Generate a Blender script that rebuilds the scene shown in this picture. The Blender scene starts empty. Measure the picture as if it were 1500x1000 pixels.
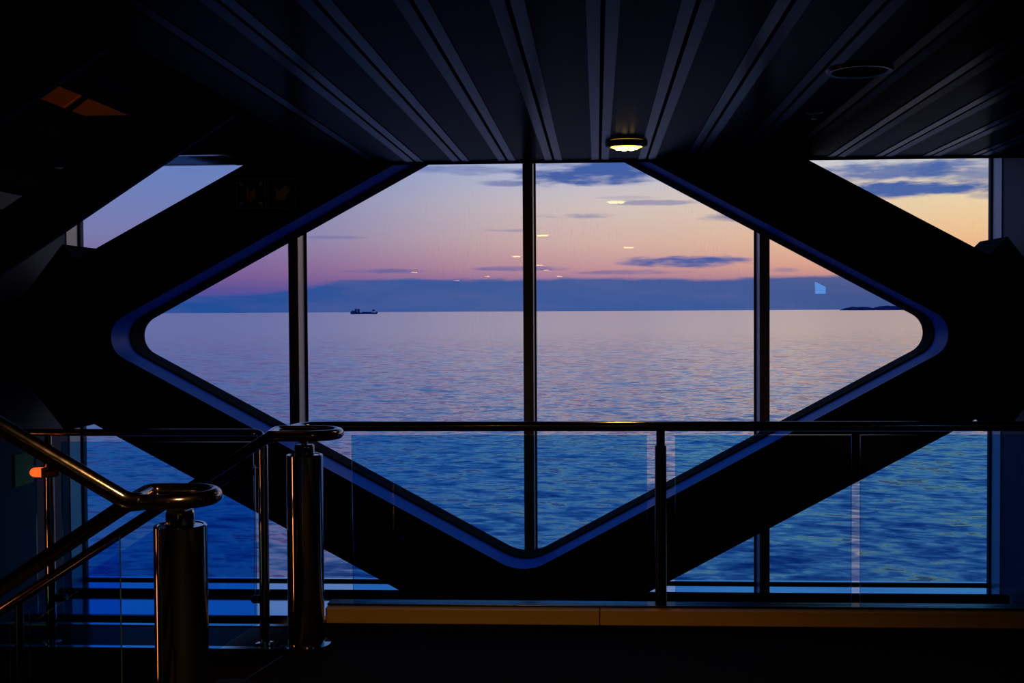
import bpy, bmesh, math, random
from mathutils import Vector, Matrix
random.seed(7)
C = bpy.context.scene.collection
SC = bpy.context.scene
E = 1.63                                   # eye height above the deck
# ------------------------------------------------------------------ camera
FPX = 1700.0
cd = bpy.data.cameras.new('camera'); cam = bpy.data.objects.new('camera', cd); C.objects.link(cam)
cd.sensor_width = 36; cd.lens = FPX/1500*36; cd.clip_start = .02; cd.clip_end = 400000
cd.shift_x = -40/1500
yaw = math.atan(85/FPX); pitch = -math.atan(44.5/FPX)
fw = Vector((-math.sin(yaw)*math.cos(pitch), math.cos(yaw)*math.cos(pitch), math.sin(pitch)))
q = fw.to_track_quat('-Z', 'Y')
cam.matrix_world = Matrix.Translation((0,0,E)) @ q.to_matrix().to_4x4() @ Matrix.Rotation(-.0052, 4, 'Z')
SC.camera = cam
vs = SC.view_settings
vs.view_transform = 'Standard'; vs.look = 'None'; vs.exposure = 0; vs.gamma = 1; vs.use_curve_mapping = False
SC.cycles.max_bounces = 10; SC.cycles.transparent_max_bounces = 24
SC.cycles.caustics_reflective = False

def lin(c):
    f = lambda v: v/12.92 if v <= .04045 else ((v+.055)/1.055)**2.4
    return tuple(f(v/255) for v in c) + (1,)

# ------------------------------------------------------------------ node helper
class NT:
    def __init__(s, tree): s.t = tree; s.n = tree.nodes; s.l = tree.links
    def new(s, ty, **kw):
        n = s.n.new(ty)
        for k, v in kw.items(): setattr(n, k, v)
        return n
    def put(s, v, sock):
        if hasattr(v, 'is_linked') or isinstance(v, bpy.types.NodeSocket): s.l.new(v, sock)
        else: sock.default_value = v
    def m(s, op, a, b=None, c=None, clamp=False):
        n = s.new('ShaderNodeMath', operation=op, use_clamp=clamp)
        s.put(a, n.inputs[0])
        if b is not None: s.put(b, n.inputs[1])
        if c is not None: s.put(c, n.inputs[2])
        return n.outputs[0]
    def ss(s, v, lo, hi, a=0., b=1.):
        n = s.new('ShaderNodeMapRange', interpolation_type='SMOOTHSTEP')
        s.put(v, n.inputs[0]); s.put(lo, n.inputs[1]); s.put(hi, n.inputs[2]); n.inputs[3].default_value = a; n.inputs[4].default_value = b
        return n.outputs[0]
    def mix(s, f, a, b):
        n = s.new('ShaderNodeMix', data_type='RGBA')
        s.put(f, n.inputs[0]); s.put(a, n.inputs[6]); s.put(b, n.inputs[7]); return n.outputs[2]
    def ramp(s, v, pts, interp='LINEAR'):
        n = s.new('ShaderNodeValToRGB'); n.color_ramp.interpolation = interp; e = n.color_ramp.elements
        e[0].position = pts[0][0]; e[0].color = lin(pts[0][1]); e[1].position = pts[-1][0]; e[1].color = lin(pts[-1][1])
        for p, c in pts[1:-1]:
            x = e.new(p); x.color = lin(c)
        s.put(v, n.inputs[0]); return n.outputs[0]
    def comb(s, x, y, z=0.):
        n = s.new('ShaderNodeCombineXYZ'); s.put(x, n.inputs[0]); s.put(y, n.inputs[1]); s.put(z, n.inputs[2]); return n.outputs[0]
    def noise(s, vec, scale, detail=4., rough=.55, dist=0.):
        n = s.new('ShaderNodeTexNoise'); s.put(vec, n.inputs['Vector']); n.inputs['Scale'].default_value = scale
        n.inputs['Detail'].default_value = detail; n.inputs['Roughness'].default_value = rough; n.inputs['Distortion'].default_value = dist
        return n.outputs[0]

# ------------------------------------------------------------------ sky (dusk, sun gone down to the right)
w = bpy.data.worlds.new('dusk_sky'); SC.world = w; w.use_nodes = True
t = NT(w.node_tree); t.n.clear()
tc = t.new('ShaderNodeTexCoord'); sp = t.new('ShaderNodeSeparateXYZ'); t.l.new(tc.outputs['Generated'], sp.inputs[0])
dx, dy, dz = sp.outputs
az = t.m('ARCTAN2', dx, dy)                                  # 0 = straight out through the window, + to the right
hor = t.m('SQRT', t.m('ADD', t.m('MULTIPLY', dx, dx), t.m('MULTIPLY', dy, dy)))
el = t.m('ARCTAN2', dz, hor)
er = t.m('MULTIPLY', el, 1/1.6, clamp=True)                   # ramp position; 1 = 1.6 rad
R = lambda e: e/1.6
def col(pts): return t.ramp(er, [(R(e), c) for e, c in pts])
left = col([(0,(70,82,160)), (.018,(92,84,160)), (.030,(128,96,158)), (.046,(134,112,166)), (.066,(128,130,182)), (.095,(118,134,192)), (.125,(110,136,200)), (.18,(118,150,214)), (.30,(90,138,212)), (.55,(36,94,184)), (1.6,(10,40,110))])
mid = col([(0,(86,92,158)), (.026,(166,124,160)), (.036,(204,152,160)), (.058,(222,184,174)), (.09,(220,202,198)), (.125,(194,200,224)), (.18,(158,178,224)), (.30,(112,152,214)), (.55,(42,98,186)), (1.6,(10,40,110))])
right = col([(0,(120,106,140)), (.024,(214,152,138)), (.040,(248,182,138)), (.062,(252,204,152)), (.09,(250,222,176)), (.125,(218,218,216)), (.18,(176,190,222)), (.30,(130,162,214)), (.55,(50,102,186)), (1.6,(10,40,110))])
a1 = t.ss(az, -.34, .03); a2 = t.ss(az, -.05, .36)
sky = t.mix(a2, t.mix(a1, left, mid), right)
# cloud noise in (azimuth, elevation)
vec = t.comb(t.m('MULTIPLY', az, 7.), t.m('MULTIPLY', el, 42.))
n1 = t.noise(vec, 1.5, 6., .6, .3); n2 = t.noise(t.comb(t.m('MULTIPLY', az, 22.), t.m('MULTIPLY', el, 120.)), 1.2, 5., .6)
def edge(): return t.m('ADD', t.m('MULTIPLY', t.m('SUBTRACT', n1, .5), 2.4), t.m('MULTIPLY', t.m('SUBTRACT', n2, .5), 2.6))
ed = edge()
def lens(px0, px1, py, h, soft=.75):
    a0 = (math.atan((px0-875)/FPX)+math.atan((px1-875)/FPX))/2; wa = abs(px1-px0)/FPX/2
    e0 = (454-py)/FPX; we = h/FPX/2
    u = t.m('DIVIDE', t.m('SUBTRACT', az, a0), wa); v = t.m('DIVIDE', t.m('SUBTRACT', el, e0), we)
    r = t.m('ADD', t.m('MULTIPLY', u, u), t.m('MULTIPLY', v, v))
    return t.ss(t.m('ADD', t.m('SUBTRACT', 1., r), ed), -.15, soft+.25)
blue = t.mix(a2, t.mix(a1, lin((72,96,168)), lin((58,92,168))), lin((52,96,172)))
def cloud(sky, mask, amt, colr=None): return t.mix(t.m('MULTIPLY', mask, amt), sky, blue if colr is None else colr)
for (x0, x1, y, h, am) in [(905,1100,383,20,.95), (790,910,316,10,.6), (880,1020,298,10,.5), (1020,1130,321,14,.65), (500,625,395,9,.6), (520,770,414,20,.75),
                           (690,840,392,9,.6), (690,780,268,10,.6), (740,1010,252,42,.95), (840,1010,398,9,.5), (440,540,347,6,.3), (700,790,336,5,.3), (1125,1175,397,8,.35),
                           (590,800,250,16,.45), (1130,1480,288,26,.95), (1160,1420,262,34,.8), (1320,1560,270,44,.7), (1400,1500,300,14,.5), (860,980,290,6,.2)]:
    sky = cloud(sky, lens(x0, x1, y, h), am)
# wisps of high cloud above
band = t.m('MULTIPLY', t.ss(el, .10, .14), t.ss(n1, .46, .66))
sky = cloud(sky, band, .55, lin((50,96,176)))
# the blue cloud bank lying on the horizon
top = t.m('ADD', t.m('ADD', t.ss(az, -.33, -.18, .0145, .0285), t.m('MULTIPLY', t.m('SUBTRACT', n1, .5), .010)), t.m('MULTIPLY', t.m('SUBTRACT', n2, .5), .003))
bank = t.ss(t.m('SUBTRACT', top, el), -.001, .003)
bcol = t.mix(t.ss(az, -.35, -.1), lin((32,80,158)), t.mix(t.ss(az, .05, .33), lin((60,94,160)), lin((62,86,142))))
bcol2 = t.mix(t.m('MULTIPLY', t.ss(n1, .4, .7), .25), bcol, lin((110,110,165)))
sky = t.mix(t.m('MULTIPLY', bank, .95), sky, bcol2)
# away from the window (behind the ship) the sky is darker blue
back = t.ss(t.m('ABSOLUTE', az), .75, 1.7)
sky = t.mix(back, sky, t.mix(t.ss(el, 0., .6), lin((70,84,140)), lin((14,40,100))))
bg = t.new('ShaderNodeBackground'); t.l.new(sky, bg.inputs[0]); bg.inputs[1].default_value = 1.0
wo = t.new('ShaderNodeOutputWorld'); t.l.new(bg.outputs[0], wo.inputs[0])
w.cycles.sampling_method = 'MANUAL'; w.cycles.sample_map_resolution = 1024

# ------------------------------------------------------------------ materials
def pbr(name, colr, rough=.5, metal=0., spec=.5, emit=None, es=0., coat=0., bump=0., bscale=60., var=0.):
    m = bpy.data.materials.new(name); m.use_nodes = True; t = NT(m.node_tree); p = t.n['Principled BSDF']
    c = colr if len(colr) == 4 else tuple(colr)+(1,)
    p.inputs['Base Color'].default_value = c; p.inputs['Roughness'].default_value = rough; p.inputs['Metallic'].default_value = metal
    p.inputs['Specular IOR Level'].default_value = spec; p.inputs['Coat Weight'].default_value = coat
    if emit: p.inputs['Emission Color'].default_value = tuple(emit)+(1,) if len(emit) == 3 else emit; p.inputs['Emission Strength'].default_value = es
    if bump or var:
        g = t.new('ShaderNodeTexCoord'); n = t.noise(g.outputs['Object'], bscale, 4.)
        if bump:
            b = t.new('ShaderNodeBump'); b.inputs['Strength'].default_value = bump; b.inputs['Distance'].default_value = .01
            t.l.new(n, b.inputs['Height']); t.l.new(b.outputs[0], p.inputs['Normal'])
        if var:
            lo = tuple(v*(1-var) for v in c[:3])+(1,)
            t.l.new(t.mix(n, lo, c), p.inputs['Base Color'])
            t.l.new(t.m('ADD', rough-.08, t.m('MULTIPLY', n, .16)), p.inputs['Roughness'])
    return m
def glass(name, tint, f0=.04, edge_dirt=0.):
    m = bpy.data.materials.new(name); m.use_nodes = True; t = NT(m.node_tree); t.n.clear()
    lw = t.new('ShaderNodeLayerWeight'); lw.inputs[0].default_value = .5
    fr = t.m('ADD', f0, t.m('MULTIPLY', t.m('POWER', lw.outputs['Facing'], 5.), .9))
    tr = t.new('ShaderNodeBsdfTransparent'); tr.inputs[0].default_value = tint
    gl = t.new('ShaderNodeBsdfGlossy'); gl.inputs['Roughness'].default_value = .0
    gl.inputs['Color'].default_value = (1,1,1,1)
    mx = t.new('ShaderNodeMixShader'); t.l.new(fr, mx.inputs[0]); t.l.new(tr.outputs[0], mx.inputs[1]); t.l.new(gl.outputs[0], mx.inputs[2])
    out = mx.outputs[0]
    if edge_dirt:                      # dried salt run down the outside of the pane
        g = t.new('ShaderNodeTexCoord'); s = t.new('ShaderNodeSeparateXYZ'); t.l.new(g.outputs['Object'], s.inputs[0])
        a = t.noise(t.comb(t.m('MULTIPLY', s.outputs[0], 110.), t.m('MULTIPLY', s.outputs[2], 7.)), 1., 5., .65)
        b = t.noise(t.comb(s.outputs[0], s.outputs[2]), 1.7, 2.)
        f = t.m('MULTIPLY', t.m('MULTIPLY', t.ss(a, .52, .8), t.ss(b, .4, .65)), edge_dirt)
        d = t.new('ShaderNodeBsdfTranslucent'); d.inputs[0].default_value = (.75,.75,.75,1)
        m2 = t.new('ShaderNodeMixShader'); t.l.new(f, m2.inputs[0]); t.l.new(out, m2.inputs[1]); t.l.new(d.outputs[0], m2.inputs[2]); out = m2.outputs[0]
    o = t.new('ShaderNodeOutputMaterial'); t.l.new(out, o.inputs[0]); return m

M = {}
M['truss'] = pbr('blue_lit_steel', (.006,.15,.82), .5, 0., .08, bump=.03, bscale=18.)  # blue skylight on the truss reveals put into the base colour
M['truss_face'] = M['truss']
M['rubber'] = pbr('black_rubber', (.002,.002,.002), .8, 0., .03)
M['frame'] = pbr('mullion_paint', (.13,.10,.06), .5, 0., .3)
M['black'] = pbr('matt_black', (.0012,.0012,.0014), .85, 0., .03)
M['steel'] = pbr('polished_stainless', (.50,.46,.43), .07, 1., .5, var=.12, bscale=25.)
M['rail'] = pbr('satin_stainless', (.34,.27,.25), .16, 1., .5, var=.15, bscale=30.)
M['dark_steel'] = pbr('dark_brushed_steel', (.05,.045,.045), .3, 1.)
M['sillm'] = pbr('polished_sill', (.50,.60,.68), .10, 1., .5, bump=.02, bscale=6.)
def satin(name, base, k, power, rough):                 # very dark satin lacquer: sheen only towards grazing view
    m = bpy.data.materials.new(name); m.use_nodes = True; t = NT(m.node_tree); t.n.clear()
    g = t.new('ShaderNodeTexCoord'); n = t.noise(g.outputs['Object'], 3., 4.); bp = t.new('ShaderNodeBump'); bp.inputs['Strength'].default_value = .03; bp.inputs['Distance'].default_value = .01; t.l.new(n, bp.inputs['Height'])
    lw = t.new('ShaderNodeLayerWeight'); lw.inputs[0].default_value = .5
    f = t.m('ADD', .004, t.m('MULTIPLY', t.m('POWER', lw.outputs['Facing'], power), k))
    d = t.new('ShaderNodeBsdfDiffuse'); d.inputs[0].default_value = base+(1,); gl = t.new('ShaderNodeBsdfGlossy'); gl.inputs['Roughness'].default_value = rough; t.l.new(bp.outputs[0], gl.inputs['Normal'])
    gl.inputs['Color'].default_value = (1,1,1,1)
    mx = t.new('ShaderNodeMixShader'); t.l.new(f, mx.inputs[0]); t.l.new(d.outputs[0], mx.inputs[1]); t.l.new(gl.outputs[0], mx.inputs[2])
    o = t.new('ShaderNodeOutputMaterial'); t.l.new(mx.outputs[0], o.inputs[0]); return m
M['ledge'] = satin('dark_blue_ledge', (.003,.006,.016), .16, 6., .15)
M['plank'] = satin('ceiling_plank_paint', (.006,.006,.008), .22, 9., .20); M['strip'] = satin('ceiling_edge_strip', (.02,.02,.03), .95, 9., .22)
M['carpet'] = pbr('dark_blue_carpet', (.0022,.0022,.0035), .95, 0., .05, bump=.5, bscale=300., var=.5)
M['wall'] = pbr('blue_grey_wall', (.016,.030,.058), .55, 0., .2, bump=.03, bscale=8.)
M['jamb'] = pbr('pale_jamb_paint', (.80,.86,.80), .28, 0., .9)
M['mside'] = pbr('mullion_lit_side', (.42,.37,.33), .32, 0., .7)  # daylight on the mullion sides put into a paler colour
M['kerb'] = pbr('brown_kerb', (.62,.34,.08), .42, 0., .4, bump=.05, bscale=140., var=.2)
M['dark_wall'] = pbr('dark_interior_wall', (.006,.005,.005), .7, 0., .2)
M['brown_wall'] = pbr('brown_lower_wall', (.09,.055,.03), .7, 0., .2, var=.3, bscale=5.)
M['stair'] = pbr('stair_black_steel', (.0025,.0022,.0022), .6, 0., .12)
M['tread'] = pbr('stair_tread', (.004,.0035,.0035), .75, 0., .12)
M['upper'] = pbr('upper_deck_panel', (.35,.16,.06), .6, var=.3, bscale=6.)
M['pane'] = glass('window_glass', (.97,.975,.98,1), .035, .10)
M['bglass'] = glass('balustrade_glass', (.43,.80,.99,1), .03)
M['gedge'] = pbr('glass_edge', (.02,.06,.07), .15, 0., .8)
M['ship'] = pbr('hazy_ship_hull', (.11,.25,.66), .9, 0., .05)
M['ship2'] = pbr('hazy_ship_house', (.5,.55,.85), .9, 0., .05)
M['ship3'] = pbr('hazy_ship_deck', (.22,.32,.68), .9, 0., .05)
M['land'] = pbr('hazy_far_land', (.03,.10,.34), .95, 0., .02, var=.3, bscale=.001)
M['sign'] = pbr('sign_plate', (.012,.014,.006), .6, 0., .05)
M['signy'] = pbr('sign_pictogram', (.50,.56,.10), .6, 0., .05)
M['lamp'] = pbr('lamp_lens', (1,.8,.4), .4, emit=(1,.55,.04), es=10.)
M['lampc'] = pbr('lamp_core', (1,.8,.4), .4, emit=(1,.62,.12), es=18.)
M['amber'] = pbr('amber_glint', (1,.3,.05), .3, emit=(1,.11,.015), es=1.3)  # warm light caught by the clamp, put in as glow
M['amberd'] = pbr('copper_cap', (.22,.07,.02), .35, .6)
M['olamp'] = pbr('orange_tube', (1,.4,.1), .4, emit=(1,.30,.06), es=7.)
M['screen'] = pbr('blue_screen', (.1,.3,.6), .3, emit=(.10,.42,1), es=6.)
M['yellow'] = pbr('yellow_notice', (.75,.55,.04), .6, var=.15)
M['copper'] = pbr('coppery_paint', (.75,.28,.10), .35, .3)
M['brass'] = pbr('brass_glint', (.8,.7,.3), .25, 1.)

# sea
m = bpy.data.materials.new('sea_water'); m.use_nodes = True; t = NT(m.node_tree); p = t.n['Principled BSDF']
t.n.remove(p); mo = [n for n in t.n if n.type == 'OUTPUT_MATERIAL'][0]
g = t.new('ShaderNodeNewGeometry'); s = t.new('ShaderNodeSeparateXYZ'); t.l.new(g.outputs['Position'], s.inputs[0])
X, Y = s.outputs[0], s.outputs[1]
dist = t.m('SQRT', t.m('ADD', t.m('MULTIPLY', X, X), t.m('MULTIPLY', Y, Y)))
v1 = t.comb(t.m('ADD', X, t.m('MULTIPLY', Y, .25)), t.m('MULTIPLY', Y, 1.5))
na = t.noise(v1, .11, 3., .5, .6); nb = t.noise(v1, .42, 4., .55, .8); nc = t.noise(v1, 1.9, 3., .5, .3)
# wave slopes straight from noise: two wave lengths, calmer with distance, swell leaning toward the ship
def slopes(scale, det):
    n = t.new('ShaderNodeTexNoise'); t.l.new(v1, n.inputs['Vector']); n.inputs['Scale'].default_value = scale; n.inputs['Detail'].default_value = det; n.inputs['Roughness'].default_value = .55; n.inputs['Distortion'].default_value = .4
    q_ = t.new('ShaderNodeVectorMath', operation='SUBTRACT'); t.l.new(n.outputs['Color'], q_.inputs[0]); q_.inputs[1].default_value = (.5, .5, .5); return q_.outputs[0]
def scl(v, f):
    q_ = t.new('ShaderNodeVectorMath', operation='SCALE'); t.l.new(v, q_.inputs[0]); t.put(f, q_.inputs['Scale']); return q_.outputs[0]
def add(v, w_):
    q_ = t.new('ShaderNodeVectorMath', operation='ADD'); t.l.new(v, q_.inputs[0]); t.put(w_, q_.inputs[1]); return q_.outputs[0]
amp1 = t.ss(dist, 60., 1400., .42, .05); amp2 = t.ss(dist, 60., 600., .55, .03)
sl = add(scl(slopes(.13, 3.), amp1), scl(slopes(.42, 4.), amp2))
fl = t.new('ShaderNodeVectorMath', operation='MULTIPLY'); t.l.new(sl, fl.inputs[0]); fl.inputs[1].default_value = (.55, 1., 0)
lean = t.new('ShaderNodeCombineXYZ'); lean.inputs[2].default_value = 1; lean.inputs[1].default_value = -.021
nrm = t.new('ShaderNodeVectorMath', operation='NORMALIZE'); t.l.new(add(fl.outputs[0], lean.outputs[0]), nrm.inputs[0])
inc = t.new('ShaderNodeVectorMath', operation='DOT_PRODUCT'); t.l.new(g.outputs['Incoming'], inc.inputs[0]); t.l.new(nrm.outputs[0], inc.inputs[1])
cosn = t.m('MAXIMUM', inc.outputs['Value'], 0., clamp=True)
fres = t.m('ADD', .03, t.m('MULTIPLY', t.m('POWER', t.m('SUBTRACT', 1., cosn), 4.2), .90))
df = t.new('ShaderNodeBsdfDiffuse'); df.inputs[0].default_value = (.006,.06,.34,1)
gs = t.new('ShaderNodeBsdfGlossy'); t.l.new(nrm.outputs[0], gs.inputs['Normal']); t.l.new(t.ss(dist, 60., 1500., .10, .15), gs.inputs['Roughness'])
gs.inputs['Color'].default_value = (1,1,1,1)
mxs = t.new('ShaderNodeMixShader'); t.l.new(fres, mxs.inputs[0]); t.l.new(df.outputs[0], mxs.inputs[1]); t.l.new(gs.outputs[0], mxs.inputs[2]); t.l.new(mxs.outputs[0], mo.inputs[0])
M['sea'] = m

# ------------------------------------------------------------------ mesh helpers
def obj(name, bm, mat, parent=None, smooth=False):
    me = bpy.data.meshes.new(name); bmesh.ops.recalc_face_normals(bm, faces=bm.faces); bm.to_mesh(me); bm.free()
    for x in (mat if isinstance(mat, (list, tuple)) else [mat]): me.materials.append(M[x] if isinstance(x, str) else x)
    if smooth:
        me.polygons.foreach_set('use_smooth', [True]*len(me.polygons))
        try: me.set_sharp_from_angle(angle=math.radians(35))
        except Exception: pass
    o = bpy.data.objects.new(name, me); C.objects.link(o)
    if parent:
        o.parent = parent; o.matrix_parent_inverse = Matrix.Translation(-Vector(parent.location)) if True else o.matrix_parent_inverse
    return o
def box(bm, x0, x1, y0, y1, z0, z1, bev=0., mi=0):
    vs = [bm.verts.new((x, y, z)) for x in (x0, x1) for y in (y0, y1) for z in (z0, z1)]
    fs = [bm.faces.new([vs[i] for i in f]) for f in ((0,1,3,2),(4,6,7,5),(0,4,5,1),(2,3,7,6),(0,2,6,4),(1,5,7,3))]
    for f in fs: f.material_index = mi
    if bev:
        es = list({e for f in fs for e in f.edges})
        bmesh.ops.bevel(bm, geom=es, offset=bev, segments=2, affect='EDGES', profile=.5)
def bx(name, mat, *a, parent=None, bev=0.):
    bm = bmesh.new(); box(bm, *a, bev=bev); return obj(name, bm, mat, parent)
def prism(bm, pts, y0, y1, mi=0):                     # polygon in x,z extruded along y
    a = [bm.verts.new((x, y0, z)) for x, z in pts]; b = [bm.verts.new((x, y1, z)) for x, z in pts]
    n = len(pts); fs = [bm.faces.new(a), bm.faces.new(b[::-1])]
    for i in range(n): fs.append(bm.faces.new((a[i], b[i], b[(i+1) % n], a[(i+1) % n])))
    for f in fs: f.material_index = mi
    return fs
def tube(bm, pts, r, seg=20, closed=False, cap=True):
    pts = [Vector(p) for p in pts]; n = len(pts); rings = []; up = None
    for i, p in enumerate(pts):
        if closed: d = (pts[(i+1) % n]-pts[i-1]).normalized()
        else: d = (pts[min(i+1, n-1)]-pts[max(i-1, 0)]).normalized()
        if up is None:
            up = Vector((0,0,1)) if abs(d.z) < .9 else Vector((1,0,0))
        u = (up - d*up.dot(d)).normalized(); v = d.cross(u); up = u
        rr = r[i] if isinstance(r, (list, tuple)) else r
        rings.append([bm.verts.new(p + u*rr*math.cos(a) + v*rr*math.sin(a)) for a in [2*math.pi*k/seg for k in range(seg)]])
    m_ = n if closed else n-1
    for i in range(m_):
        A, B = rings[i], rings[(i+1) % n]
        for k in range(seg): bm.faces.new((A[k], A[(k+1) % seg], B[(k+1) % seg], B[k]))
    if cap and not closed: bm.faces.new(rings[0][::-1]); bm.faces.new(rings[-1])
def lathe(bm, prof, cx, cy, seg=48, mis=None):          # prof = [(r, z)]
    rings = []
    for r, z in prof:
        rings.append([bm.verts.new((cx+r*math.cos(2*math.pi*k/seg), cy+r*math.sin(2*math.pi*k/seg), z)) for k in range(seg)] if r > 1e-6 else [bm.verts.new((cx, cy, z))])
    for i in range(len(rings)-1):
        A, B = rings[i], rings[i+1]
        for k in range(seg):
            k2 = (k+1) % seg
            if len(A) == 1 and len(B) == 1: continue
            if len(A) == 1: bm.faces.new((A[0], B[k], B[k2]))
            elif len(B) == 1: bm.faces.new((A[k], A[k2], B[0]))
            else: bm.faces.new((A[k], A[k2], B[k2], B[k]))
def bend(pts, r, n=8):                                  # round the corners of a polyline
    P = [Vector(p) for p in pts]; out = [P[0]]
    for i in range(1, len(P)-1):
        a, b_, c = P[i-1], P[i], P[i+1]; d1 = (a-b_).normalized(); d2 = (c-b_).normalized()
        L = min(r, (a-b_).length*.45, (c-b_).length*.45); s, e = b_+d1*L, b_+d2*L
        for k in range(n+1):
            u = k/n; out.append(s*(1-u)**2 + b_*2*u*(1-u) + e*u*u)
    out.append(P[-1]); return out
def thing(name, label, cat, loc=(0,0,0), group=None):
    o = bpy.data.objects.new(name, None); C.objects.link(o); o.location = loc; o['label'] = label; o['category'] = cat
    o.empty_display_size = .1
    if group: o['group'] = group
    return o
def tag(o, label, cat, group=None, kind=None):
    o['label'] = label; o['category'] = cat
    if group: o['group'] = group
    if kind: o['kind'] = kind
    return o
def struct(o, label=None):
    o['kind'] = 'structure'
    if label: o['label'] = label
    return o

# ------------------------------------------------------------------ key dimensions (metres; z above the deck)
XL, XR = -3.80, 2.786
YF, YB, YG = 7.52, 8.06, 8.34           # truss front / truss back / glass
YR = 6.07                               # main railing
ZC = E + .965                            # ceiling
SILL = E - 1.965
ZTOP = ZC + .62; ZUP = ZC + 2.4; ZLOW = -2.9
YBACK = -21.

# sea, far land
bm = bmesh.new()
SEA = -20 + E
vs_ = [bm.verts.new(p) for p in ((-90000,YG+.7,SEA),(90000,YG+.7,SEA),(90000,120000,SEA),(-90000,120000,SEA))]; bm.faces.new(vs_)
struct(obj('sea', bm, 'sea'), 'rippled open sea, lavender near the horizon and deep blue below')

# ---- floor: deck to the right of the stairwell, landing strip along the back
bm = bmesh.new(); box(bm, -1.47, XR, YBACK, YR-.02, -.18, 0); box(bm, -9., -1.47, YBACK, 1.9, -.18, 0)
struct(obj('floor', bm, 'carpet'), 'dark carpeted deck in front of the railing')
# ---- ceiling with planks
bm = bmesh.new(); P = .2975; S0 = .022; gv, sw, dp = .008, .046, .03
k0, k1 = -5, 9
segs = []
xs = S0 + k0*P
edge_x = -1.68
def cstrip(xa, xb, za, zb, mi):
    a = [bm.verts.new(v) for v in ((xa, YBACK, za), (xb, YBACK, zb), (xb, YF-.016, zb), (xa, YF-.016, za))]; f = bm.faces.new(a); f.material_index = mi
def plank(a, b):
    # groove wall, bright edge strip, slightly dished centre, strip, groove wall
    cstrip(a+gv, a+gv, ZC+dp, ZC, 0); cstrip(a+gv, a+gv+sw, ZC, ZC-.002, 1); cstrip(a+gv+sw, a+gv+sw, ZC-.002, ZC+.002, 0)
    cstrip(a+gv+sw, b-gv-sw, ZC+.002, ZC+.002, 0); cstrip(b-gv-sw, b-gv-sw, ZC+.002, ZC-.002, 0)
    cstrip(b-gv-sw, b-gv, ZC-.002, ZC, 1); cstrip(b-gv, b-gv, ZC, ZC+dp, 0); cstrip(b-gv, b+gv, ZC+dp, ZC+dp, 2)
plank(edge_x, xs) if False else None
for k in range(k0, k1): plank(S0+k*P, S0+(k+1)*P)
plank(S0+k1*P, XR+.1); cstrip(S0+k0*P-gv, S0+k0*P+gv, ZC+dp, ZC+dp, 2)
cstrip(S0+k0*P-gv, S0+k0*P-gv, ZC, ZC+dp, 0); cstrip(edge_x, S0+k0*P-gv, ZC-.004, ZC, 0)
box(bm, edge_x, XR+.1, YBACK, YF-.016, ZC+dp+.002, ZC+.25, mi=2)
box(bm, edge_x, XR, YF-.016, YF-.003, ZC-.012, ZC+.25, mi=2)
box(bm, edge_x-.03, edge_x, YBACK, YF, ZC-.02, ZC+.25, mi=2)
# ceiling of the bay beyond the stair
box(bm, XL-.05, edge_x-.03, 5.75, YF-.003, ZC, ZC+.03, mi=2)
box(bm, -9., edge_x-.03, YBACK, 3.95, ZC, ZC+.25, mi=2)
struct(obj('ceiling', bm, ['plank', 'strip', 'black']), 'dark plank ceiling with paler strips beside each seam')

# ---- shell: walls
struct(bx('wall_right', 'wall', XR, XR+.15, YBACK, YG+.1, ZLOW, ZUP), 'blue grey side wall at the right edge')
bm = bmesh.new(); box(bm, XL-.15, XL, 5.2, YG+.1, ZLOW, ZUP)
struct(obj('wall_left', bm, 'wall'), 'blue grey side wall at the left edge')
struct(bx('wall_stairwell', 'dark_wall', -9.2, XL-.16, 5.2, 5.35, ZLOW, ZUP), 'dark wall beside the stairwell')
struct(bx('wall_far_left', 'dark_wall', -9.2, -9., YBACK, 5.2, ZLOW, ZUP), 'dark wall of the lounge beyond the stairs')

struct(bx('wall_back', 'dark_wall', -9.2, XR+.15, YBACK-.15, YBACK, ZLOW, ZUP), 'dark wall behind the lounge')
bm = bmesh.new(); box(bm, -9.2, XR+.15, YBACK-.15, YG+.25, ZUP, ZUP+.15)
struct(obj('ceiling_upper', bm, 'upper'), 'ceiling of the upper deck seen between the stair treads')
bm = bmesh.new(); box(bm, XL-.15, XR+.15, YF+.012, YG+.25, ZC+.16, ZC+.36)      # head of the window recess
box(bm, XL-.15, XR+.15, YF+.05, YG+.25, ZC+.36, ZUP)
struct(obj('wall_front', bm, 'black'), 'dark head above the windows')
bm = bmesh.new(); box(bm, XL-.15, XR+.15, YG-.95, YG+.25, ZLOW, SILL-.06)
struct(obj('wall_front_lower', bm, 'brown_wall'), 'brown wall below the window sill')
bm = bmesh.new(); box(bm, -9.2, XR+.15, YBACK-.15, YG+.25, ZLOW-.1, ZLOW)
struct(obj('floor_lower', bm, 'brown_wall'), 'lower deck at the foot of the stairwell')
bm = bmesh.new(); box(bm, -1.47, XR, YR-.10, YR-.04, ZLOW, -.18); box(bm, -1.49, -1.47, 1.9, YR-.04, ZLOW, -.02)
struct(obj('wall_under_deck', bm, 'dark_wall'), 'dark face below the deck edge')

# ---- sill, ledges
bm = bmesh.new(); box(bm, XL, XR, YG-.95, YG+.12, SILL-.06, SILL)
struct(obj('trim_1', bm, 'sillm'), 'polished metal sill under the windows')
for a_, b_, lb_ in ((XL+.02, -1.20, 'dark low bar lying on the window sill at the left, behind the stairwell'), (.23, XR-.02, 'dark low bar lying on the window sill at the right, behind the straight railing')):
    o = bx('sill_bar', 'black', a_, b_, 7.90, 7.96, SILL+.0005, SILL+.034, bev=.006); tag(o, lb_, 'bar')

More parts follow.
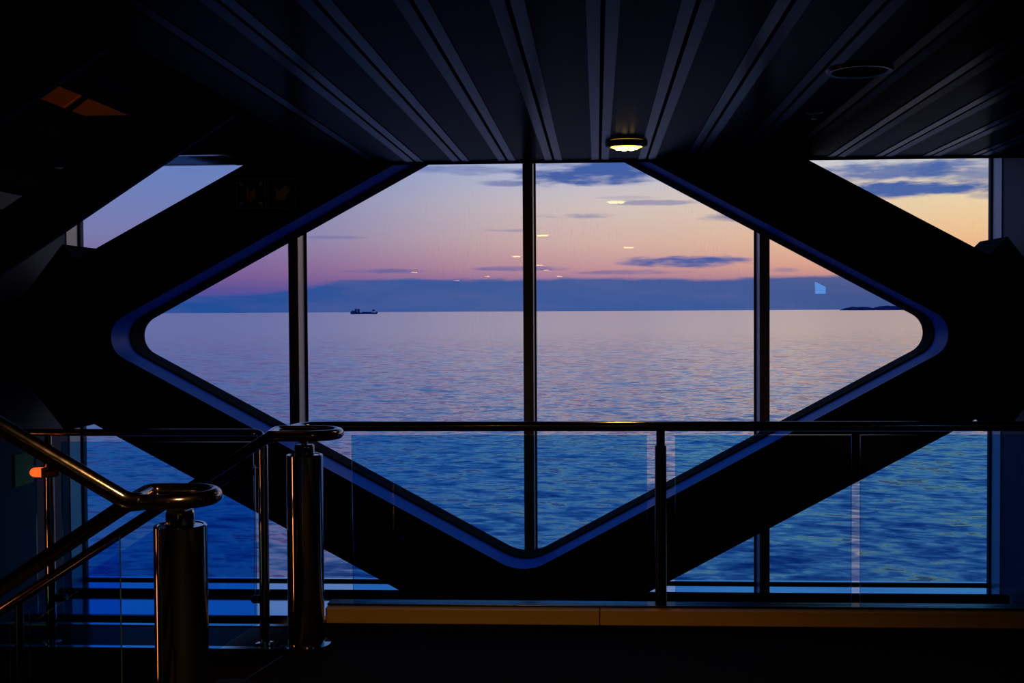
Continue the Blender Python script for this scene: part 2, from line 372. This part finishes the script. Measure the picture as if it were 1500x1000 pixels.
# ---- windows 1..4 with mullions
mx = [XL, -2.154, -.484, 1.164, XR]
MW = .035
for i in range(4):
    a, b = mx[i], mx[i+1]
    wn = thing('window_%d' % (i+1), None, None, ((a+b)/2, YG, SILL)); del wn['label']; del wn['category']; wn['kind'] = 'structure'
    la = a + (MW if i else .0); lb = b - (MW if i < 3 else .0)
    bx('pane', 'pane', la, lb, YG, YG+.012, SILL, ZC+.17, parent=wn)
    bm = bmesh.new()
    for (x0, x1) in ((la, la+.012), (lb-.012, lb)): box(bm, x0, x1, YG-.012, YG+.02, SILL, ZC+.16)
    box(bm, la, lb, YG-.014, YG+.02, SILL, SILL+.014)
    obj('gasket', bm, 'rubber', wn)
    if i:
        bm = bmesh.new(); box(bm, a-MW, a+MW, YG-.19, YG+.03, SILL+.001, ZC+.16)
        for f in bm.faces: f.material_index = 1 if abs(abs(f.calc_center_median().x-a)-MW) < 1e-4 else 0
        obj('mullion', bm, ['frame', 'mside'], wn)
    if i == 0:
        bm = bmesh.new(); box(bm, XL, XL+.006, YG-.19, YG-.015, SILL+.001, ZC+.16); obj('jamb', bm, 'jamb', wn)
    if i == 3:
        bm = bmesh.new(); box(bm, XR-.006, XR, YG-.19, YG-.015, SILL+.001, ZC+.16); obj('jamb', bm, 'jamb', wn)

# ---- diamond truss
DX, DZ = -.488, E-.160
HW, HH = 2.8955, 1.5625
SL = HH/HW; GAP = .546
def fillet(p, a, b, r, n=14):
    p, a, b = Vector(p), Vector(a), Vector(b); d1 = (a-p).normalized(); d2 = (b-p).normalized()
    half = d1.angle(d2)/2; T = r/math.tan(half); cen = p + (d1+d2).normalized()*(r/math.sin(half))
    s, e = p+d1*T, p+d2*T; a0 = math.atan2((s-cen).y, (s-cen).x); a1_ = math.atan2((e-cen).y, (e-cen).x)
    da = (a1_-a0+math.pi) % (2*math.pi) - math.pi
    return [(cen.x+r*math.cos(a0+da*k/n), cen.y+r*math.sin(a0+da*k/n)) for k in range(n+1)]
TOPZ = ZC + .155
def zin(x): return DZ + HH - SL*abs(x-DX)          # upper inner line
xt = (DZ+HH-TOPZ)/SL
Lv, Rv, Bv, = (DX-HW, DZ), (DX+HW, DZ), (DX, DZ-HH)
TL, TR = (DX-xt, TOPZ), (DX+xt, TOPZ)
hole = [TL] + fillet(Lv, TL, Bv, .155) + fillet(Bv, Lv, Rv, .31) + fillet(Rv, Bv, TR, .155) + [TR]
# outer outline (truss footprint): clockwise from upper left
BOT = SILL + .0
def out_up(x): return DZ+HH+GAP-SL*abs(x-DX)
def out_dn(x): return DZ-HH-GAP+SL*abs(x-DX)
xo_t = (DZ+HH+GAP-TOPZ)/SL; xo_b = (BOT-(DZ-HH-GAP))/SL
xl_n, xr_n = -3.44, 2.49
PKL, PKR = (-3.531, E+.458), (2.604, E+.458)
def side(sign):
    xn = xl_n if sign < 0 else xr_n; xw = XL+.003 if sign < 0 else XR-.003; pk = PKL if sign < 0 else PKR
    up = [(DX+sign*xo_t, TOPZ), (xn, out_up(xn)), pk, (xw, pk[1]-.30*abs(xw-pk[0])/.25-.02)]
    zc = DZ; dn = [(x, 2*zc-z) for x, z in up[1:]]; dn[0] = (xn, out_dn(xn))
    return up + dn[::-1] + [(DX+sign*xo_b, BOT)]
outer = side(-1) + side(1)[::-1]       # ... upper left -> down left -> bottom -> up right -> top right
poly = outer + hole[::-1]              # cut open along the top: outer ends top right, hole reversed runs top right .. top left
from mathutils.geometry import tessellate_polygon
bm = bmesh.new(); n_ = len(poly); nh = len(hole)
fa = [bm.verts.new((x, YF, z)) for x, z in poly]; fb = [bm.verts.new((x, YB, z)) for x, z in poly]
for tri in tessellate_polygon([[Vector((x, z, 0)) for x, z in poly]]):
    bm.faces.new([fa[i] for i in tri]).material_index = 1; bm.faces.new([fb[i] for i in tri[::-1]]).material_index = 1
for i in range(n_):
    f = bm.faces.new((fa[i], fb[i], fb[(i+1) % n_], fa[(i+1) % n_])); f.material_index = 0 if i >= n_-nh else 1
truss = obj('diamond_truss', bm, ['truss', 'black'], None, True)
tag(truss, 'large black steel truss framing the diamond shaped view in front of the windows', 'truss')
bm = bmesh.new(); fsz = .006
def ringstrip(pts, y0, y1, off):
    c = Vector((DX, DZ)); n = len(pts); inn = []
    for i in range(n):
        a = Vector(pts[max(i-1, 0)]); b_ = Vector(pts[min(i+1, n-1)]); d = (b_-a).normalized(); nr = Vector((-d.y, d.x))
        if nr.dot(c-Vector(pts[i])) < 0: nr = -nr
        inn.append(Vector(pts[i])+nr*off)
    for i in range(n-1):
        p0, p1, q0, q1 = Vector(pts[i]), Vector(pts[i+1]), inn[i], inn[i+1]
        V = [bm.verts.new((v.x, y, v.y)) for y in (y0, y1) for v in (p0, p1, q1, q0)]
        for f in ((0,1,2,3), (7,6,5,4), (3,2,6,7)): bm.faces.new([V[k] for k in f])
ringstrip(hole, 7.83, YB+.004, .012)
bmesh.ops.remove_doubles(bm, verts=bm.verts, dist=1e-5)
obj('edge_seal', bm, 'rubber', truss)

# ------------------------------------------------------------------ signs on the truss
def sign(name, x0, label, kind):
    cz = E+.777; s = .100; cx = x0; y = YF-.008
    th = thing(name, label, 'sign', (cx, YF, cz-s))
    bm = bmesh.new(); box(bm, cx-s, cx+s, y, YF-.0005, cz-s, cz+s, bev=.002); obj('plate', bm, 'sign', th)
    bm = bmesh.new(); b_ = .004; k = s-.004
    for q4 in ((cx-k, cx+k, cz+k-b_, cz+k), (cx-k, cx+k, cz-k, cz-k+b_), (cx-k, cx-k+b_, cz-k, cz+k), (cx+k-b_, cx+k, cz-k, cz+k)):
        box(bm, q4[0], q4[1], y-.002, y, q4[2], q4[3])
    obj('border', bm, 'signy', th)
    def part(nm, bm): bmesh.ops.triangulate(bm, faces=[f for f in bm.faces if len(f.verts) > 4]); obj(nm, bm, 'signy', th)
    def arrow(px, pz, ang, L):
        pts = [(0,L),(.95*L,.05*L),(.42*L,.05*L),(.42*L,-L),(-.42*L,-L),(-.42*L,.05*L),(-.95*L,.05*L)]
        c_, s_ = math.cos(ang), math.sin(ang); bm = bmesh.new()
        prism(bm, [(px+a*c_-b2*s_, pz+a*s_+b2*c_) for a, b2 in pts], y-.002, y-.0002); part('arrow', bm)
    if kind == 'arrow': arrow(cx-.002, cz-.002, math.radians(135), .058)
    else:
        for sx in (-1, 1):
            for sz in (-1, 1): arrow(cx+sx*.064, cz+sz*.064, math.atan2(sx, -sz), .017)
        for (fx, h_, r_) in ((-.020,.038,.008), (.020,.038,.008), (0,.020,.007)):
            X_, Z_ = cx+fx, cz+h_-.02
            o_ = [(r_*.5,0),(r_,r_*.6),(r_,r_*1.4),(r_*.5,r_*2),(-r_*.5,r_*2),(-r_,r_*1.4),(-r_,r_*.6),(-r_*.5,0)]
            body = [(-r_*.5,-.001),(-.010,-.004),(-.010,-.030),(-.006,-.030),(-.006,-.060),(-.001,-.060),(-.001,-.034),(.001,-.034),(.001,-.060),(.006,-.060),(.006,-.030),(.010,-.030),(.010,-.004),(r_*.5,-.001)]
            bm = bmesh.new(); prism(bm, [(X_+p, Z_+q_) for p, q_ in o_+body], y-.002, y-.0002); part('figure', bm)
sign('assembly_sign', -2.260, 'dim square assembly point sign with people and four arrows on the truss', 'people')
sign('direction_sign', -2.052, 'dim square sign with one arrow pointing down left on the truss', 'arrow')

# ------------------------------------------------------------------ downlights
def downlight(x, y, label, group=None, r=.098):
    th = thing('downlight', label, 'ceiling light', (x, y, ZC), group)
    bm = bmesh.new(); lathe(bm, [(r*.93, ZC-.020), (r*.94, ZC-.031), (r+.006, ZC-.034), (r+.020, ZC-.028), (r+.024, ZC-.004), (r+.024, ZC+.0)], x, y, 40); obj('bezel', bm, 'dark_steel', th, True)
    bm = bmesh.new(); lathe(bm, [(0, ZC-.041), (r*.55, ZC-.039), (r*.80, ZC-.033), (r*.93, ZC-.026)], x, y, 40); obj('lens', bm, 'lamp', th, True)
    bm = bmesh.new(); 
    for k in range(7):
        a = 2*math.pi*k/7; lathe(bm, [(0, ZC-.044), (.014, ZC-.043), (.018, ZC-.0385)], x+r*.5*math.cos(a), y+r*.5*math.sin(a), 12)
    obj('lamp_cluster', bm, 'lampc', th, True)
    return th
DL = downlight(.17, 6.69, 'glowing round downlight in the ceiling just in front of the windows')
def copy_tree(o, loc, label, group=None):
    c = o.copy(); C.objects.link(c); c.location = loc; c['label'] = label
    if group: c['group'] = group
    for ch in list(o.children):
        d = ch.copy(); C.objects.link(d); d.parent = c; d.matrix_parent_inverse = ch.matrix_parent_inverse.copy()
    return c
refl = [(.465,-.5), (-.67,2.4), (-1.37,-3.0), (-1.16,-6.8), (-1.16,-9.6), (-2.9,-14.1), (-1.0,-14.4), (-4.2,-18.), (-5.0,-3.6), (-4.3,-10.5)]
for (x, y) in refl:
    copy_tree(DL, (x, y, ZC), 'round downlight of the lounge seen only as a bright dash mirrored in the glass', 'downlights mirrored in the windows')
# unlit fittings in the right-hand ceiling
th = thing('ceiling_speaker', 'unlit round fitting in the dark ceiling at upper right', 'speaker', (1.06, 4.76, ZC))
bm = bmesh.new(); lathe(bm, [(.105, ZC+.01), (.11, ZC-.01), (.128, ZC-.012), (.134, ZC)], 1.06, 4.76, 40); obj('rim', bm, 'dark_steel', th, True)
bm = bmesh.new(); lathe(bm, [(0, ZC-.004), (.107, ZC-.004)], 1.06, 4.76, 40); obj('grille', bm, 'black', th)
th = thing('sprinkler', 'tiny sprinkler head in the ceiling right of the downlight', 'sprinkler', (1.065, 5.77, ZC))
bm = bmesh.new(); lathe(bm, [(.0, ZC-.006), (.032, ZC-.006), (.04, ZC)], 1.065, 5.77, 24); obj('escutcheon', bm, 'dark_steel', th, True)
bm = bmesh.new(); lathe(bm, [(.008, ZC-.005), (.008, ZC-.028), (.016, ZC-.03), (.016, ZC-.034), (0, ZC-.035)], 1.065, 5.77, 16); obj('head', bm, 'brass', th, True)
# added metal strips for the window-lit ceiling above the upper left window
th = thing('lit_ceiling_strip', 'added pale strips for the lit ceiling above the upper left window', 'ceiling strip', (-2.6, 7.3, ZC))
bm = bmesh.new()
box(bm, -2.95, -2.22, 6.93, 6.97, ZC-.012, ZC); box(bm, -2.95, -2.22, 7.40, 7.44, ZC-.012, ZC); box(bm, -2.95, -2.91, 6.97, 7.40, ZC-.012, ZC); box(bm, -2.26, -2.22, 6.97, 7.40, ZC-.012, ZC)
obj('frame', bm, 'sillm', th)
for k in range(3):
    y = 7.0+k*.13; bm = bmesh.new(); v = [bm.verts.new(p) for p in ((-2.91,y,ZC-.004),(-2.26,y,ZC-.004),(-2.26,y+.10,ZC-.012),(-2.91,y+.10,ZC-.012))]; bm.faces.new(v); bmesh.ops.solidify(bm, geom=bm.faces[:], thickness=.002); obj('slat', bm, 'sillm', th)

# ------------------------------------------------------------------ kerb + main balustrade
kerb = thing('kerb', 'brown kerb along the deck edge under the straight glass railing', 'kerb', (.7, YR, 0))
def kerbseg(a, b_): 
    bm = bmesh.new(); box(bm, a, b_, YR-.09, YR+.07, 0, .082, bev=.006); obj('kerb_section', bm, 'kerb', kerb)
kx = (877-875)/281.
kerbseg(-1.43, kx-.0015); kerbseg(kx+.0015, XR-.002)
bm = bmesh.new(); box(bm, -1.43, XR-.002, YR-.045, YR+.05, .0822, .094, bev=.003); obj('base_rail', bm, 'dark_steel', kerb)

def pane_box(name, parent, x0, x1, y, z0, z1, th=.012):
    bm = bmesh.new(); box(bm, x0, x1, y-th/2, y+th/2, z0, z1)
    for f in bm.faces: f.material_index = 0 if abs(f.calc_center_median().y-y) > th*.4 else 1
    return obj(name, bm, ['bglass', 'gedge'], parent)
def clamp(parent, x, y, z, s, r=.022, L=.05, mat='rail'):
    bm = bmesh.new(); tube(bm, [(x, y, z), (x+s*L*.8, y, z), (x+s*L, y, z)], [r, r, r*.6], 16); obj('glass_clamp', bm, mat, parent, True)
HZ = E - .604; HR = .026
bal = thing('balustrade', 'straight glass balustrade with steel handrail across the windows', 'railing', (.7, YR, .09))
bm = bmesh.new(); tube(bm, bend([(-1.50, 5.705, HZ+.01), (-1.56, 5.72, HZ+.01), (-1.56, YR, HZ), (XR-.004, YR, HZ)], .14), HR, 24); obj('handrail', bm, 'rail', bal, True)
px = .328
bm = bmesh.new(); lathe(bm, [(.0, .094), (.030, .094), (.030, HZ-.105), (.027, HZ-.10), (.0225, HZ-.10), (.0225, HZ-.01), (0, HZ-.01)], px, YR, 28); obj('post', bm, 'dark_steel', bal, True)
pane_box('glass_panel', bal, -1.30, .257, YR, .095, HZ-.045)
pane_box('glass_panel', bal, .403, 1.313, YR, .095, HZ-.045)
pane_box('glass_panel', bal, 1.358, XR-.01, YR, .095, HZ-.045)

# ------------------------------------------------------------------ newel posts with handrail rings
def newel(x, y, zt, zr, xl, xc, label):
    """column at x,y; flat loop of handrail above it from xl (square end) to the half circle centred on xc"""
    th = thing('newel_post', label, 'post', (x, y, 0)); r = .088; zt += E; zr += E; rc = .125
    bm = bmesh.new(); lathe(bm, [(0, .0), (r+.03, .0), (r+.03, .012), (r, .014), (r, zt-.004), (r-.004, zt), (r-.012, zt), (r-.014, zt-.003), (0, zt-.003)], x, y, 64); obj('column', bm, 'steel', th, True)
    bm = bmesh.new(); lathe(bm, [(0, zt-.002), (.048, zt-.002), (.048, zt+.040), (.044, zt+.050), (0, zt+.052)], x, y, 40); obj('neck', bm, 'steel', th, True)
    bm = bmesh.new(); tube(bm, [(x, y, zt+.05), (x, y, zr-.03)], .016, 12); tube(bm, [(x-.0, y-rc, zr-.006), (x, y-.05, zr-.03), (x, y+.05, zr-.03), (x, y+rc, zr-.006)], .013, 12); obj('saddle', bm, 'steel', th, True)
    arc = [(xc+rc*math.cos(a), y+rc*math.sin(a), zr) for a in [-math.pi/2+math.pi*k/24 for k in range(25)]]
    def corner(px_, py_, d0, d1, rr=.045, n=6):
        p = Vector((px_, py_, zr)); a0, a1_ = p+Vector(d0)*rr, p+Vector(d1)*rr
        return [a0*(1-k/n)**2 + p*2*(k/n)*(1-k/n) + a1_*(k/n)**2 for k in range(n+1)]
    pts = arc + corner(xl-.02, y+rc, (1,0,0), (0,-1,0)) + corner(xl, y-rc, (0,1,0), (1,0,0))
    bm = bmesh.new(); tube(bm, pts, HR, 20, closed=True); obj('handrail_ring', bm, 'rail', th, True)
    return th
Y1, Y2 = 3.85, 5.58
newel(-1.4135, Y1, -.716, -.620, -1.541, -1.425, 'nearer polished steel newel post topped by a handrail ring')
newel(-1.4285, Y2, -.692, -.590, -1.572, -1.387, 'farther polished steel newel post with a ring beside the straight railing')

# ------------------------------------------------------------------ stairs
SLO = .648
def flight(name, label, x0, x1, ya, yb, zbot, up, tread_x, parts_label=None, tread_h=.10):
    """stringers follow z = zbot(x); treads centred on the given right-hand corners"""
    xm = (x0+x1)/2; th = thing(name, label, 'staircase', (xm, (ya+yb)/2, zbot(xm)))
    for y in (ya, yb):
        bm = bmesh.new(); prism(bm, [(x0, zbot(x0)), (x1, zbot(x1)), (x1, zbot(x1)+.30), (x0, zbot(x0)+.30)], y-.02, y+.02); obj('stringer', bm, 'stair', th)
    for xr in tread_x:
        z = zbot(xr if up > 0 else xr-.28)+.205
        bm = bmesh.new(); box(bm, max(xr-.28, XL+.02) if yb > 5. else xr-.28, xr, ya+.02, yb-.02, z-tread_h, z); tr = obj('tread', bm, 'tread', th)
    return th
zB = lambda x: E + 2.06 + SLO*x
B_end = -1.735
upf = flight('staircase', 'underside of the open stair flight rising to the upper deck at upper left', -3.55, B_end, 4.07, 5.5, zB, 1, [-2.19+.28*k for k in range(-5, 2)], tread_h=.10)
bx('landing_nosing', 'tread', -1.97, edge_x-.04, 4.09, 5.48, zB(-1.91)+.17, zB(-1.91)+.42, parent=upf)
zD = lambda x: -.30 + SLO*(x+1.50)
flight('staircase', 'stair flight going down to the left from the two newel posts', -3.6, -1.50, 4.0, 5.42, zD, 1, [-1.52-.28*k for k in range(0, 7)], tread_h=.05)
zA = lambda x: -.02 - SLO*(x+1.75)-.12
flight('staircase', 'stair flight going up to the left beside the nearer newel post', -3.55, -1.50, 2.3, 3.66, zA, 1, [-1.78-.28*k for k in range(0, 6)], tread_h=.05)
ld = bx('stair_landing', 'stair', -5.1, -3.63, 2.2, 5.18, 1.25, 1.37); tag(ld, 'dark half landing joining the two upper stair flights at the far left', 'landing')
ld = bx('stair_landing', 'stair', -5.1, -3.65, 2.2, 5.18, -1.75, -1.6); tag(ld, 'dark half landing below the deck at the far left', 'landing')

def stair_bal(name, label, pts, y, zoff, panels, posts, mat='rail', r=HR):
    th = thing(name, label, 'railing', (pts[0][0], y, pts[0][2]-1.0))
    bm = bmesh.new(); tube(bm, bend(pts, .07), r, 20); obj('handrail', bm, mat, th, True)
    for (x0, x1) in panels:                       # sheared panels following the slope
        f = lambda x: pts[-2][2] + (pts[-1][2]-pts[-2][2])*(x-pts[-2][0])/(pts[-1][0]-pts[-2][0])
        bm = bmesh.new(); fs = prism(bm, [(x0, f(x0)-.09), (x1, f(x1)-.09), (x1, f(x1)-.86), (x0, f(x0)-.86)], y-.006, y+.006)
        for ff in fs: ff.material_index = 0 if ff in fs[:2] else 1
        obj('glass_panel', bm, ['bglass', 'gedge'], th)
    for x in posts:
        f = lambda x: pts[-2][2] + (pts[-1][2]-pts[-2][2])*(x-pts[-2][0])/(pts[-1][0]-pts[-2][0])
        bm = bmesh.new(); tube(bm, [(x, y, f(x)-1.0), (x, y, f(x)-.01)], .019, 16); pst = obj('post', bm, 'dark_steel', th, True)
    return th
stair_bal('stair_railing', 'handrail and glass sloping down to the left from the nearer newel post', [(-1.50, Y1-.123, E-.622), (-1.545, Y1-.120, E-.626), (-3.6, Y1-.115, E-.626-.652*2.055)], Y1-.115, 0, [(-2.35,-1.575), (-3.2,-2.42)], [-2.385])
stair_bal('stair_railing', 'handrail and glass sloping down to the left from the farther newel post', [(-1.53, Y2-.125, E-.591), (-1.575, Y2-.122, E-.598), (-3.7, Y2-.11, E-.598-.636*2.125)], Y2-.11, 0, [(-2.76,-1.64), (-3.5,-2.86)], [-2.81])
stair_bal('stair_railing', 'thick handrail sloping up to the left from the nearer newel post', [(-1.50, Y1-.127, E-.618), (-1.545, Y1-.13, E-.614), (-3.5, Y1-.42, E-.614+.640*1.955)], Y1-.2, 0, [], [], r=.029)

# horizontal guard between stairwell and windows (left)
YQ = 6.0
gr = thing('guard_rail', 'short horizontal guard rail with glass between the stairwell and the left windows', 'railing', (-2.5, YQ, -.03))
q0, q1 = -1.757, -2.909; gz = E-.629; LZ = E-1.752
bm = bmesh.new(); tube(bm, bend([(q0+.02, YQ-.16, gz-.05), (q0, YQ, gz), (q1-.8, YQ, gz)], .06), .0185, 20); obj('handrail', bm, 'rail', gr, True)
for x in (q0, q1):
    bm = bmesh.new(); lathe(bm, [(0, LZ), (.050, LZ), (.050, LZ+.008), (.026, LZ+.01), (.026, gz-.07), (.018, gz-.065), (.018, gz-.01), (0, gz-.01)], x, YQ, 24); obj('post', bm, 'steel', gr, True)
pane_box('glass_panel', gr, q1+.07, q0-.05, YQ, E-1.60, gz-.05)
pane_box('glass_panel', gr, XL+.02, q1-.07, YQ, E-1.60, gz-.05)
for z in (E-.835, E-1.51): clamp(gr, q0-.02, YQ, z, -1)
clamp(gr, q1+.02, YQ, E-1.51, 1, L=.07)
# clamp on the guard post, its orange glint put in as emission
al = thing('glowing_clamp', 'small orange oval clamp on the left guard rail post, its glint made to glow', 'light', (-2.905, YQ-.03, E-.838))
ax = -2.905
bm = bmesh.new(); tube(bm, [(ax-.08, YQ-.045, E-.835), (ax-.073, YQ-.045, E-.835), (ax-.06, YQ-.045, E-.835), (ax-.012, YQ-.045, E-.835)], [.012, .020, .025, .026], 20); obj('amber_glint', bm, 'amber', al, True)
bm = bmesh.new(); tube(bm, [(ax+.012, YQ-.045, E-.835), (ax+.055, YQ-.045, E-.835), (ax+.068, YQ-.045, E-.835), (ax+.075, YQ-.045, E-.835)], [.026, .025, .020, .012], 20); obj('end_cap', bm, 'amberd', al, True)
bm = bmesh.new(); box(bm, ax-.012, ax+.012, YQ-.07, YQ-.0275, E-.86, E-.81); obj('bracket', bm, 'dark_steel', al)

# ledge carrying the guard, with polished nosings along both edges
bm = bmesh.new(); box(bm, XL, -1.50, 5.93, 6.38, LZ-.09, LZ-.0005)
struct(obj('trim_2', bm, 'ledge'), 'dark ledge under the left guard rail')
bm = bmesh.new(); box(bm, XL+.05, -1.52, 5.915, 5.955, LZ-.03, LZ+.004); box(bm, XL+.05, -1.52, 6.35, 6.39, LZ-.03, LZ+.004)
struct(obj('trim_3', bm, 'sillm'), 'bright nosing strips along the ledge')
# yellow notice on left wall
yn = thing('notice', 'dim yellow notice on the wall at the far left behind the glass', 'sign', (XL, 7.47, E-1.14))
bx('sheet', 'yellow', XL+.006, XL+.010, 7.35, 7.60, E-1.13, E-.92, parent=yn)
bx('backing', 'black', XL+.0005, XL+.006, 7.36, 7.59, E-1.12, E-.93, parent=yn)

# ------------------------------------------------------------------ warm lamps of the stairwell
wl = thing('wall_lamp', 'orange tube lamp of the stairwell seen as streaks mirrored in the newel posts', 'lamp', (-3.55, 5.19, .3))
for z0_, z1_ in ((-.38,.16), (.32,.62)):
    bm = bmesh.new(); tube(bm, [(-4.04, 4.55, z0_), (-4.04, 4.55, z1_)], .055, 20); obj('tube', bm, 'olamp', wl, True)
bm = bmesh.new(); box(bm, -4.16, -4.11, 4.47, 4.63, -1.599, .75); obj('back_plate', bm, 'black', wl)
wl.location = (-4.1, 4.55, -1.6)
for c_ in wl.children: c_.matrix_parent_inverse = Matrix.Translation(-Vector(wl.location))
def warm(name, loc, power, colr, size=.15, tgt=None, spot=None):
    l = bpy.data.lights.new(name, 'SPOT' if spot else 'POINT'); l.energy = power; l.color = colr; l.shadow_soft_size = size
    if spot: l.spot_size = spot; l.spot_blend = .6
    o = bpy.data.objects.new(name, l); C.objects.link(o); o.location = loc
    return o
warm('downlight_beam', (.17, 6.69, ZC-.07), 9., (1,.50,.13), .08, spot=math.radians(130))
warm('downlight_beam', (-.67, 2.4, ZC-.07), 260., (1,.56,.18), .08, spot=math.radians(130))
warm('downlight_beam', (.465, -.5, ZC-.07), 440., (1,.56,.18), .08, spot=math.radians(141))
struct(bx('wall_upper', 'upper', XL+.002, -1.2, 7.40, 7.46, ZC+.035, ZUP-.002), 'orange lit panel wall of the upper deck')
warm('upper_deck_lamp', (-2.6, 6.3, ZUP-.5), 16., (1,.36,.08), .12)
warm('lower_deck_lamp', (-3.0, 3.2, ZLOW+1.4), 2., (1,.45,.12), .12)
ur = thing('upper_railing', 'coppery slanting rail glimpsed between the stair treads at the far upper left', 'railing', (-3.1, 6.4, ZC+.26))
bm = bmesh.new(); tube(bm, [(-3.62, 6.5, E+.93), (-3.10, 6.5, E+1.10), (-2.6, 6.5, E+1.45)], .022, 14); obj('handrail', bm, 'copper', ur, True)
for x_, z_ in ((-3.42, E+1.0), (-3.28, E+1.05), (-2.30, E+1.62)):
    bm = bmesh.new(); tube(bm, [(x_, 6.62, ZC+.032), (x_, 6.62, z_+.6)], .016, 12); obj('post', bm, 'copper', ur, True)
# small lit screen at the rear, mirrored at the right of the view
sc = thing('wall_screen', 'small lit blue screen seen as a pale blue square mirrored in the right window', 'screen', (2.82, -1.0, E+.2))
YS = -10.5; ys = 2*YG-YS; xx = (1198-875)/FPX*ys; zz = (454-422)/FPX*ys
XS = min(xx, XR-.05)
if xx > XR-.05:                        # pull it forward along the mirrored line of sight until it stands inside the room
    kf = (XR-.22)/xx; ys *= kf; zz *= kf; xx *= kf; YS = 2*YG-ys
sc.location = (xx, YS, E+zz-.1)
bx('display', 'screen', xx-.06, xx+.06, YS, YS+.012, E+zz-.07, E+zz+.06, parent=sc)
bx('case', 'black', xx-.075, xx+.075, YS-.03, YS-.0005, E+zz-.085, E+zz+.075, parent=sc)
bx('hanger', 'black', xx-.01, xx+.01, YS-.025, YS-.01, E+zz+.076, ZC, parent=sc)

# ------------------------------------------------------------------ far things
def far_pt(px_, d): return (px_-875)/FPX*d
D = 10800.; k = D/FPX; x0 = far_pt(511, D); x1 = far_pt(551, D); z0 = SEA
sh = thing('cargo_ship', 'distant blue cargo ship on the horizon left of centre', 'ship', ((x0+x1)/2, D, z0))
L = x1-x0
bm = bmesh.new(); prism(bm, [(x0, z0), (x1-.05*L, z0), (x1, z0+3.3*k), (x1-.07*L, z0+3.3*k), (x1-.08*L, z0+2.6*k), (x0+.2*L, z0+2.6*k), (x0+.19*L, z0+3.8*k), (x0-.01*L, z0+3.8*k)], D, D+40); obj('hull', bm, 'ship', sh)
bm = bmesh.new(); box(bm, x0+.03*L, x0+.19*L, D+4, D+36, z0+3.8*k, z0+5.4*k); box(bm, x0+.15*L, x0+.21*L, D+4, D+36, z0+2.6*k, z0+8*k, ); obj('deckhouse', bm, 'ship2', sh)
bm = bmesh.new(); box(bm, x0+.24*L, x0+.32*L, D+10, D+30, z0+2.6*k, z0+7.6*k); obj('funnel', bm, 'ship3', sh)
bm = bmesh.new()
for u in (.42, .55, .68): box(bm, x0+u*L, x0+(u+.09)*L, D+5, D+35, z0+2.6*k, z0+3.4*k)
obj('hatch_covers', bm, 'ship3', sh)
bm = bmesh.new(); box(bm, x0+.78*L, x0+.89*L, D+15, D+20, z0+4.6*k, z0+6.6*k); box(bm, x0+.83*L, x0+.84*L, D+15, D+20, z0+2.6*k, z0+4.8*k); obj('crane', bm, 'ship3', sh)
def island(pa, pb, h, label, seed):
    D = 26000.; rnd = random.Random(seed); n = 40; a = far_pt(pa, D); b_ = far_pt(pb, D); top = []
    for i in range(n+1):
        u = i/n; e = min(1, min(u, 1-u)*9)**.6
        top.append((a+(b_-a)*u, SEA + D/FPX*h*e*(.72+.28*rnd.random()+.12*math.sin(u*9+seed))))
    bm = bmesh.new(); rows = []
    for j, (yy, s_) in enumerate(((0, .55), (300, .85), (700, 1), (1300, .7), (1800, .2))):
        rows.append([bm.verts.new((x, D+yy, SEA+(z-SEA)*s_)) for x, z in top])
    base = [bm.verts.new((x, D-150, SEA-1)) for x, z in top]; rows.insert(0, base)
    for r0, r1 in zip(rows, rows[1:]):
        for i in range(n): bm.faces.new((r0[i], r0[i+1], r1[i+1], r1[i]))
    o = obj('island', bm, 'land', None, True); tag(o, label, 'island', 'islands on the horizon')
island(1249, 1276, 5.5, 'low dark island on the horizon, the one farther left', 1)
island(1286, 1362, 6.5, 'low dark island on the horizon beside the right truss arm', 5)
